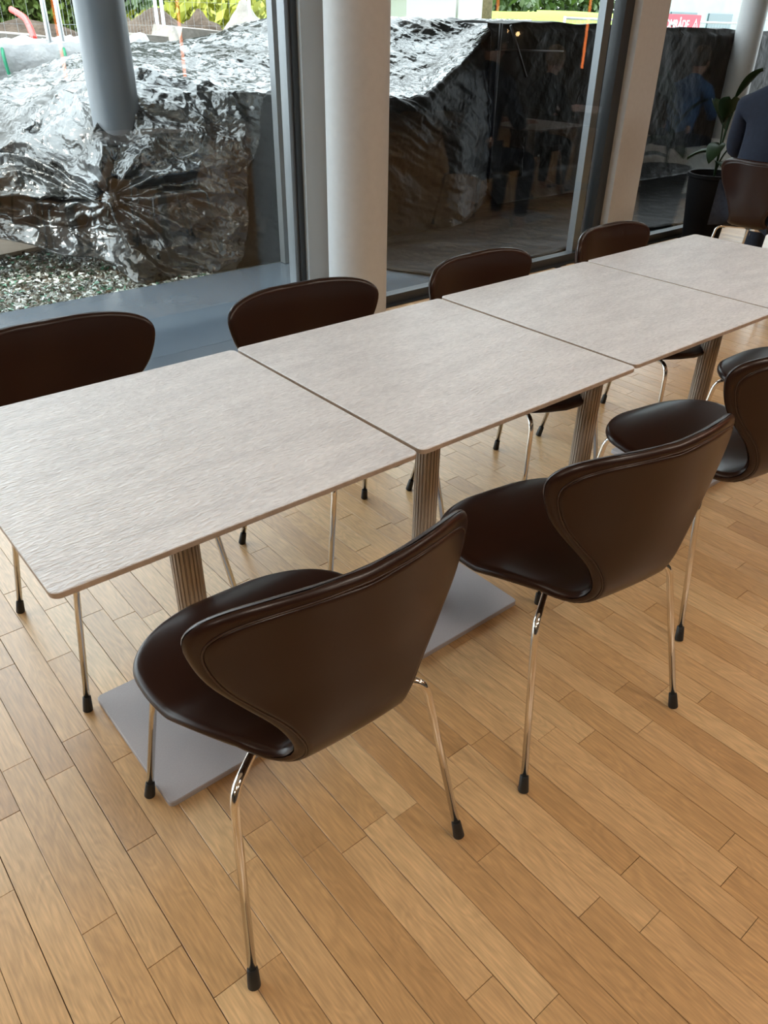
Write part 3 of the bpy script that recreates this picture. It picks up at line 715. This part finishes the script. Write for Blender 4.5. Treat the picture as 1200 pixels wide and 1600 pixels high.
# ---- red sign with warning triangle
s0 = at(962, 42, 8.9); s1 = at(1097, 45, 8.9); zt = at(1060, 22, 8.9).z; zb = zt-.30
e = empty('warning_sign', 'red sign with white lettering and a warning triangle on the site fence', 'sign', (s0.x, 8.97, zb)); wl = s1.x-s0.x; hh = zt-zb
MB().box(0, wl, -.006, .006, 0, hh).build('sign_board', M_sign, e)
def tri(cx, parent, s=.12):
    b_ = MB()
    pts = [(cx-s, .03), (cx+s, .03), (cx, .03+s*1.75)]; c_ = (cx, .03+s*.6)
    inn = [(p_[0]+(c_[0]-p_[0])*.28, p_[1]+(c_[1]-p_[1])*.28) for p_ in pts]
    for k in range(3):
        a_, b2, c2, d2 = pts[k], pts[(k+1)%3], inn[(k+1)%3], inn[k]
        b_.add([(a_[0],-.009,a_[1]),(b2[0],-.009,b2[1]),(c2[0],-.009,c2[1]),(d2[0],-.009,d2[1])], [(0,1,2,3)])
    b_.box(cx-.008, cx+.008, -.0095, -.007, .075, .14); b_.box(cx-.008, cx+.008, -.0095, -.007, .05, .063)
    b_.build('warning_triangle', M_signw, parent)
tri(wl-.17, e); tri(.17, e)
tc = bpy.data.curves.new('lettering', 'FONT'); tc.body = 'OMRÅDE'; tc.size = .20; tc.extrude = .001; tc.offset = .004
to = bpy.data.objects.new('lettering', tc); to.rotation_euler = (math.pi/2, 0, 0); tc.materials.append(M_signw); tc.align_x = 'RIGHT'
to.location = (wl-.40, -.009, .07); link(to, e); bpy.context.view_layer.update()
lm_ = bpy.data.meshes.new_from_object(to.evaluated_get(bpy.context.evaluated_depsgraph_get())); lo_ = bpy.data.objects.new('lettering_text', lm_)
lo_.rotation_euler = to.rotation_euler; lo_.location = to.location; bpy.data.objects.remove(to); lo_.name = 'lettering'; link(lo_, e)

# ---- plants beyond
def foliage(name, c, size, n, m, parent=None, seed=1, leaf=.12):
    rg = random.Random(seed); b_ = MB()
    for _ in range(n):
        while True:
            p_ = Vector((rg.uniform(-1,1), rg.uniform(-1,1), rg.uniform(-1,1)))
            if p_.length <= 1: break
        if p_.length < .6: p_ = p_.normalized()*rg.uniform(.6, 1)
        p_ *= 1+.25*noise.noise(p_*2+Vector((seed,0,0)))
        q = Vector((c[0]+p_.x*size[0], c[1]+p_.y*size[1], c[2]+p_.z*size[2]))
        a_ = Vector((rg.gauss(0,1), rg.gauss(0,1), rg.gauss(0,1))).normalized(); t = a_.orthogonal().normalized(); s = leaf*rg.uniform(.6,1.3); w = a_.cross(t)
        b_.add([q-t*s, q+w*s*.45, q+t*s, q-w*s*.45], [(0,1,2,3)])
    return b_.build(name, m, parent)
def bush(name, u, v, Y, w, d, m, label, cat, seed, n=2500, leaf=.12, zbase=0):
    p_ = at(u, v, Y); e = empty(name, label, cat, (p_.x, Y, 0)); h = p_.z
    f = foliage('foliage', (0,0,(h+zbase)/2), (w, d, (h-zbase)/2), n, m, e, seed, leaf); f['kind'] = 'stuff'
    b_ = MB(); rg = random.Random(seed)
    for k in range(6): b_.tube([(rg.uniform(-.1,.1), rg.uniform(-.1,.1), -.05), (rg.uniform(-.5,.5)*w, rg.uniform(-.3,.3)*d, h*.6)], [.05,.02], 6)
    b_.build('stems', M_bark, e)
    return e
hedge_p = at(-250,30,14.5); hp2 = at(124, 30, 14.5)
e = empty('hedge', 'tall clipped green hedge at the upper left', 'hedge', ((hedge_p.x+hp2.x)/2, 15, 0)); hw = (hp2.x-hedge_p.x)/2
rg = random.Random(5); b_ = MB()
for _ in range(16000):
    q = Vector((rg.uniform(-hw,hw), rg.choice([-.6, rg.uniform(-.6,.6)])+rg.uniform(-.1,.1), rg.uniform(1.2,3.6)))
    a_ = Vector((rg.gauss(0,1), rg.gauss(0,1), rg.gauss(0,1))).normalized(); t = a_.orthogonal().normalized(); s = rg.uniform(.05,.12); w = a_.cross(t)
    b_.add([q-t*s, q+w*s*.5, q+t*s, q-w*s*.5], [(0,1,2,3)])
f = b_.build('foliage', M_leaf, e); f['kind'] = 'stuff'
MB().box(-hw, hw, -.45, .45, 0, 3.4).build('dense_core', M_leafd, e)
bush('yellow_bush', 350, -12, 14.0, 2.4, 1.5, M_leafy, 'bright yellow green bush left of the window frame', 'bush', 21, 3500, .12, 0)
bush('yellow_bush', 285, 14, 13.6, .7, .6, M_leafy, 'small yellow bush in front of the tree trunk', 'bush', 22, 900, .1, .4)
bush('low_hedge', 225, 14, 18.0, 3.5, .8, M_leafd, 'low dark green hedge beyond the soil heaps', 'hedge', 23, 3000, .16, .4)
bush('dark_shrub', 180, -30, 22.0, 5, 1.5, M_leafd, 'dark shrubbery far behind the outdoor column', 'shrub', 24, 3500, .25, .4)
bush('dark_shrub', 460, -30, 24.0, 4, 1.5, M_leaf, 'green shrubbery far behind the window frame', 'shrub', 27, 2500, .25, .4)
def tree(u, v, Y, rad, h, m, label, seed):
    p_ = at(u, v, Y); e = empty('tree', label, 'tree', (p_.x, Y, 0))
    b_ = MB(); b_.tube([(0,0,-.1),(.02,0,h*.4),(.1,.05,h*.75)], [rad*1.2, rad, rad*.6], 12)
    for k in range(6):
        a_ = k*1.05; b_.tube([(.03,0,h*(.45+.05*k)), (h*.22*math.cos(a_), h*.22*math.sin(a_), h*(.62+.05*k))], [rad*.4, rad*.15], 7)
    b_.build('trunk', M_bark, e, True)
    f = foliage('crown', (0,0,h*.82), (h*.36, h*.36, h*.27), 2500, m, e, seed, .3); f['kind'] = 'stuff'
tree(288, 28, 15.6, .22, 7, M_leafd, 'dark trunked tree behind the small soil heap', 31)
tree(759, 20, 20.0, .18, 9, M_leafd, 'tree with a thick trunk standing on the sunlit lawn', 32)
tree(150, 10, 24.0, .22, 8, M_leafd, 'tree far behind the outdoor column', 33)
# brick house far left
hp = at(225, 12, 32.0); e = empty('brick_house', 'dull red brick house far behind the low hedge', 'house', (hp.x, 32, 0))
MB().box(-5, 5, 0, 6, 0, 3.2).build('brick_wall', M_pink, e); MB().add([(-5.4,-.4,3.2),(5.4,-.4,3.2),(5.4,3,5.4),(-5.4,3,5.4),(-5.4,6.4,3.2),(5.4,6.4,3.2)], [(0,1,2,3),(3,2,5,4)]).build('roof', M_bark, e)
for x in (-3,-.5,2): MB().box(x, x+1.2, -.05, .02, 1, 2.3).build('window', M_bldgw, e)
# lawn slope beyond the second pane
l0 = at(600, 30, 12); vs = []; fs = []; n = 40
for i in range(n+1):
    for j in range(n+1):
        x = 4 + 40*i/n; y = 12 + 22*j/n; z = -.03 + 2.35*(1-math.exp(-max(0,(y-12))/6)) * min(1, max(0, (x-6)/4)) + .15*noise.noise(Vector((x*.2,y*.2,0)))*min(1,j/4)
        vs.append((x, y, z if j else -.05))
fs = [(i*(n+1)+j, (i+1)*(n+1)+j, (i+1)*(n+1)+j+1, i*(n+1)+j+1) for i in range(n) for j in range(n)]
lw = struct(mobj('lawn_slope', vs, fs, M_grass, None, True))
for q, (u, w, lab) in enumerate(((640, 1.5, 'white peaked tent at the left of the lawn'),(716, .8, 'smaller white tent beside the thick tree trunk'))):
    p_ = at(u, 24, 15); e = empty('garden_tent', lab, 'tent', (p_.x, 15, max(0, p_.z-.3)))
    MB().box(-w/2, w/2, -w/2, w/2, 0, .75).build('tent_wall', M_tent, e)
    MB().add([(-w/2-.1,-w/2-.1,.75),(w/2+.1,-w/2-.1,.75),(w/2+.1,w/2+.1,.75),(-w/2-.1,w/2+.1,.75),(0,0,1.5)], [(0,1,4),(1,2,4),(2,3,4),(3,0,4),(3,2,1,0)]).build('tent_roof', M_tent, e)
bush('dark_shrub', 690, -40, 27.0, 5, 2, M_leafd, 'dark shrubbery above the white tents', 'shrub', 41, 3000, .3, 1.5)
bush('dark_shrub', 850, -40, 34.5, 7, 2, M_leafd, 'dark shrubbery at the top of the lawn', 'shrub', 42, 3500, .3, 1.5)
# blue grey building at the right
bp0 = at(1030, 30, 17); e = empty('office_building', 'blue grey building behind the site fence at the upper right', 'building', (bp0.x, 17, 0))
MB().box(0, 22, 0, .8, 0, 7).build('facade', M_bldg, e)
for k in range(9):
    for r_ in range(3): MB().box(.6+k*2.4, 2.2+k*2.4, -.06, .02, .7+r_*2.1, 2.0+r_*2.1).build('window', M_bldgw, e)
rl = empty('ramp_railing', 'grey tubular ramp railing in front of the blue grey building', 'railing', (bp0.x, 13, 0))
for zz in (1.25, 1.75): MB().tube([(-1.5,0,zz),(9,0,zz+.35)], .03, 8).build('handrail', M_galv, rl, True)
for k in range(6): MB().tube([(-1.5+k*2.1,0,-.05),(-1.5+k*2.1,0,1.78+k*.07)], .03, 8).build('railing_post', M_galv, rl, True)

# ================================================================== PLANT
_q = on(1093, 374); px, py = _q.x, _q.y
e = empty('potted_plant', 'large leafed plant in a black pot by the right hand pane, behind the last table', 'plant', (px, py, 0))
MB().lathe([(.13,.0),(.14,.01),(.188,.47),(.198,.475),(.198,.50),(.18,.50),(.175,.46)], 36).build('pot', M_pot, e, 40)
MB().lathe([(.0,.45),(.175,.455),(.175,.46)], 24).build('potting_soil', M_soil, e)
def leaf(base, tip, w, droop):
    base = Vector(base); tip = Vector(tip); d = tip-base; side = d.cross(Vector((0,0,1))).normalized(); vs = []; fs = []; n = 10
    for i in range(n+1):
        t = i/n; c = base + d*t + Vector((0,0,droop*math.sin(math.pi*t))); ww = w*math.sin(math.pi*min(1,t*.93+.03))**.7
        vs += [c-side*ww+Vector((0,0,.02)), c, c+side*ww+Vector((0,0,.02))]
    for i in range(n): fs += [(i*3, i*3+1, i*3+4, i*3+3), (i*3+1, i*3+2, i*3+5, i*3+4)]
    o = mobj('leaf', vs, fs, M_plant, e, True); sm = o.modifiers.new('t', 'SOLIDIFY'); sm.thickness = .002
b_ = MB()
lv = [((-.02,-.05,.95),(.15,-.42,1.12),.075),((0,.02,.85),(-.22,-.12,1.02),.07),((.03,0,.78),(.1,.2,.98),.06),((-.05,-.02,.70),(-.3,-.1,.60),.06),((.04,-.05,.68),(.2,-.3,.62),.07),((0,0,.62),(-.1,.2,.58),.06),((0,-.03,1.0),(-.05,-.22,1.20),.05),((0,0,.56),(-.18,-.2,.52),.05)]
for bs, tp, w in lv: leaf(bs, tp, w, .04); b_.tube(smooth_path([(0,0,.45), (bs[0]*.3,bs[1]*.3,.45+(bs[2]-.45)*.6), bs], 5), .006, 6)
b_.build('stem', M_plant, e, True)

# bench reflected in third pane
e = empty('white_bench', 'low white box bench with a person on it, mirrored in the right hand pane', 'bench', (7.3, 1.62, 0))
MB().cbox(0, 1.1, -.42, .14, .06, .46, .01).build('bench_body', M_cab, e); MB().box(.03, 1.07, -.39, .11, .0, .06).build('plinth', M_frame, e)

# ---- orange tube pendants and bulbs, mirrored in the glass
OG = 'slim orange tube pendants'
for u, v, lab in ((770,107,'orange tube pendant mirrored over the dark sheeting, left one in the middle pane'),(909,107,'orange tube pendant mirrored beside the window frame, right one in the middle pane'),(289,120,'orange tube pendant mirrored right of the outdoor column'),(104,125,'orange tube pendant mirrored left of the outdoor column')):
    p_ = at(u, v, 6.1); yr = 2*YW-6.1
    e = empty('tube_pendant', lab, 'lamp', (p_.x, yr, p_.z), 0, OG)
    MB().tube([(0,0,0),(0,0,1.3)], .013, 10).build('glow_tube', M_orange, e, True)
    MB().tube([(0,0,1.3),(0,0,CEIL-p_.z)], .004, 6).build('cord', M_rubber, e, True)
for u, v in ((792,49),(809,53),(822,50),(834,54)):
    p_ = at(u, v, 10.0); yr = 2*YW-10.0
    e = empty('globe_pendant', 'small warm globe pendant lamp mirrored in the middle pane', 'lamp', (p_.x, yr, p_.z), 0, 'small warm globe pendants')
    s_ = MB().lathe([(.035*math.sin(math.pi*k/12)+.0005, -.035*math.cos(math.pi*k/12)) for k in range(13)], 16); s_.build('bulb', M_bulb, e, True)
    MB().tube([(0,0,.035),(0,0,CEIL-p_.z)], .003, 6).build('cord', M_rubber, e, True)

# ================================================================== PEOPLE
def skin_obj(name, V_, E_, m, parent, sub=2):
    me = bpy.data.meshes.new(name); bm = bmesh.new(); lay = bm.verts.layers.skin.verify(); bv = []
    for i_, (co, r_) in enumerate(V_):
        q = bm.verts.new(co); rr_ = r_ if isinstance(r_, tuple) else (r_, r_); q[lay].radius = rr_; q[lay].use_root = (i_ == 0); bv.append(q)
    for a_, c_ in E_: bm.edges.new((bv[a_], bv[c_]))
    bm.to_mesh(me); bm.free(); me.materials.append(m)
    o = link(bpy.data.objects.new(name, me), parent)
    s_ = o.modifiers.new('skin', 'SKIN'); s_.use_smooth_shade = True
    q = o.modifiers.new('sub', 'SUBSURF'); q.levels = sub; q.render_levels = sub
    return o
def chain(V_, E_, start, pts):
    prev = start
    for co, r_ in pts:
        V_.append((co, r_)); i_ = len(V_)-1
        if prev is not None: E_.append((prev, i_))
        prev = i_
    return prev
def person(label, loc, rz, top, trousers, hair, lean=.16, turn=0.0, hz=.0, reach=.0):
    # local: faces +y, seat top z .47, origin under the hips
    e = empty('person', label, 'person', loc, rz)
    ch = Vector((0, .02+lean*.9, 1.00)); nk = Vector((0, .03+lean*1.15, 1.11)); hd = Vector((0, .06+lean*1.35, 1.24+hz))
    pelvis = Vector((0, 0, .56)); wa = Vector((0, .0+lean*.35, .74))
    V_ = [(pelvis, (.13,.10))]; E_ = []
    sp = chain(V_, E_, 0, [(wa, (.125,.09)), (ch-Vector((0,0,.06)), (.115,.085)), (ch+Vector((0,0,.03)), (.075,.065)), (nk, .052), (nk+Vector((0,.01,.045)), .050)])
    chest = 2
    hd_i = chain(V_, E_, sp, [(hd+Vector((0,-.015,-.03)), (.062,.078)), (hd+Vector((0,-.015,.045)), (.070,.088)), (hd+Vector((0,-.012,.10)), (.045,.055))])
    # muzzle / chin
    chain(V_, E_, hd_i-2, [(hd+Vector((0,.05,-.06)), .034), ])
    for sx in (-1, 1):
        el = Vector((sx*.235, .10+lean, .79)); wr = Vector((sx*.13, .33+reach, .775)); sh_ = ch+Vector((sx*.165,0,.0))
        a_ = chain(V_, E_, chest+1, [(sh_, .042), (sh_*.5+el*.5, .040), (el, .040), (el*.5+wr*.5, .036), (wr, .026), (wr+Vector((-sx*.02,.05,0)), (.040,.018))])
        pl = wr+Vector((-sx*.025,.07,0))
        for f_, (dx, ln) in enumerate(((-.030,.060),(-.010,.074),(.010,.070),(.028,.056))):
            r_ = pl+Vector((dx, .01, 0)); chain(V_, E_, a_, [(r_, .0095), (r_+Vector((dx*.1, ln*.55, .006)), .009), (r_+Vector((dx*.1, ln, -.012)), .0075)])
        th = wr+Vector((-sx*.045,.035,0)); chain(V_, E_, a_, [(th, .011), (th+Vector((-sx*.02,.035,-.004)), .0095)])
        hp_ = Vector((sx*.095, .02, .555)); kn_ = Vector((sx*.12, .44, .53)); an = Vector((sx*.12, .40, .10))
        chain(V_, E_, 0, [(hp_, .088), (hp_*.5+kn_*.5, .075), (kn_, .058), (kn_*.5+an*.5+Vector((0,-.02,.02)), .052), (an, .036), (an+Vector((0,.10,-.055)), (.036,.026)), (an+Vector((0,.17,-.07)), (.03,.018))])
    skin_obj('body', V_, E_, M_skin, e)
    # sweater
    V_ = [(pelvis+Vector((0,0,.0)), (.155,.125))]; E_ = []
    c_ = chain(V_, E_, 0, [(wa, (.152,.118)), (ch-Vector((0,0,.06)), (.165,.122)), (ch+Vector((0,0,.035)), (.125,.10)), (nk+Vector((0,0,.01)), .064), (nk+Vector((0,.008,.03)), .060)])
    for sx in (-1, 1):
        el = Vector((sx*.235, .10+lean, .79)); wr = Vector((sx*.13, .33+reach, .775)); sh_ = ch+Vector((sx*.165,0,.0))
        chain(V_, E_, 3, [(sh_, .075), (sh_*.5+el*.5, .062), (el, .054), (el*.5+wr*.5, .047), (wr-Vector((0,.015,0)), .036)])
    skin_obj('sweater', V_, E_, top, e)
    V_ = [(pelvis-Vector((0,0,.01)), (.145,.115))]; E_ = []
    for sx in (-1, 1):
        hp_ = Vector((sx*.095, .02, .555)); kn_ = Vector((sx*.12, .44, .53)); an = Vector((sx*.12, .40, .10))
        chain(V_, E_, 0, [(hp_, .096), (hp_*.5+kn_*.5, .085), (kn_, .068), (kn_*.5+an*.5+Vector((0,-.01,.02)), .062), (an+Vector((0,0,.02)), .050)])
        MB().add(*sphere(( sx*.12,.49,.045), (.05,.135,.045))).build('shoe', M_black, e, True)
    skin_obj('trousers', V_, E_, trousers, e)
    # hair, nose, ears, eyes
    hv, hf = sphere(hd+Vector((0,-.028,.045)), (.088,.105,.100)); keep = []
    for f_ in hf:
        c0 = sum((Vector(hv[i_]) for i_ in f_), Vector())/len(f_)-hd
        if not (c0.y > .035 and c0.z < .075) and c0.z > -.06: keep.append(f_)
    h_ = mobj('hair', hv, keep, hair, e, True); s_ = h_.modifiers.new('t','SOLIDIFY'); s_.thickness = .012
    MB().add(*sphere(hd+Vector((0,.082,-.012)), (.011,.017,.022))).build('nose', M_skin, e, True)
    MB().add(*sphere(hd+Vector((0,.070,-.050)), (.024,.010,.006))).build('mouth', M_pink, e, True)
    for sx in (-1, 1):
        MB().add(*sphere(hd+Vector((sx*.074,-.012,-.008)), (.009,.017,.028))).build('ear', M_skin, e, True)
        MB().add(*sphere(hd+Vector((sx*.030,.066,.012)), (.011,.009,.008))).build('eye', M_eye, e, True)
    return e
def sphere(c, r, n=20, m_=12):
    vs = []; fs = []; c = Vector(c)
    for i_ in range(m_+1):
        a_ = math.pi*i_/m_
        for k in range(n): vs.append((c.x+r[0]*math.sin(a_)*math.cos(2*math.pi*k/n), c.y+r[1]*math.sin(a_)*math.sin(2*math.pi*k/n), c.z+r[2]*math.cos(a_)))
    for i_ in range(m_):
        for k in range(n): fs.append((i_*n+k, (i_+1)*n+k, (i_+1)*n+(k+1)%n, i_*n+(k+1)%n))
    return vs, fs
person('person in a navy sweater sitting on the chair at the right picture edge, back turned', (4.70,1.43,-.10), -math.pi/2, M_navy, M_jean, M_hairb, .04).scale = (1.16,1.08,1.15)
person('fair haired person in black leaning over a table, mirrored in the middle pane', (6.27,.62,-.075), -math.pi/2, M_black, M_black, M_hairf, .16)
person('person in blue sitting on the white bench, mirrored in the right hand pane', (7.45,1.48,-.06), -math.pi/2, M_blue, M_jean, M_hairb, .12)
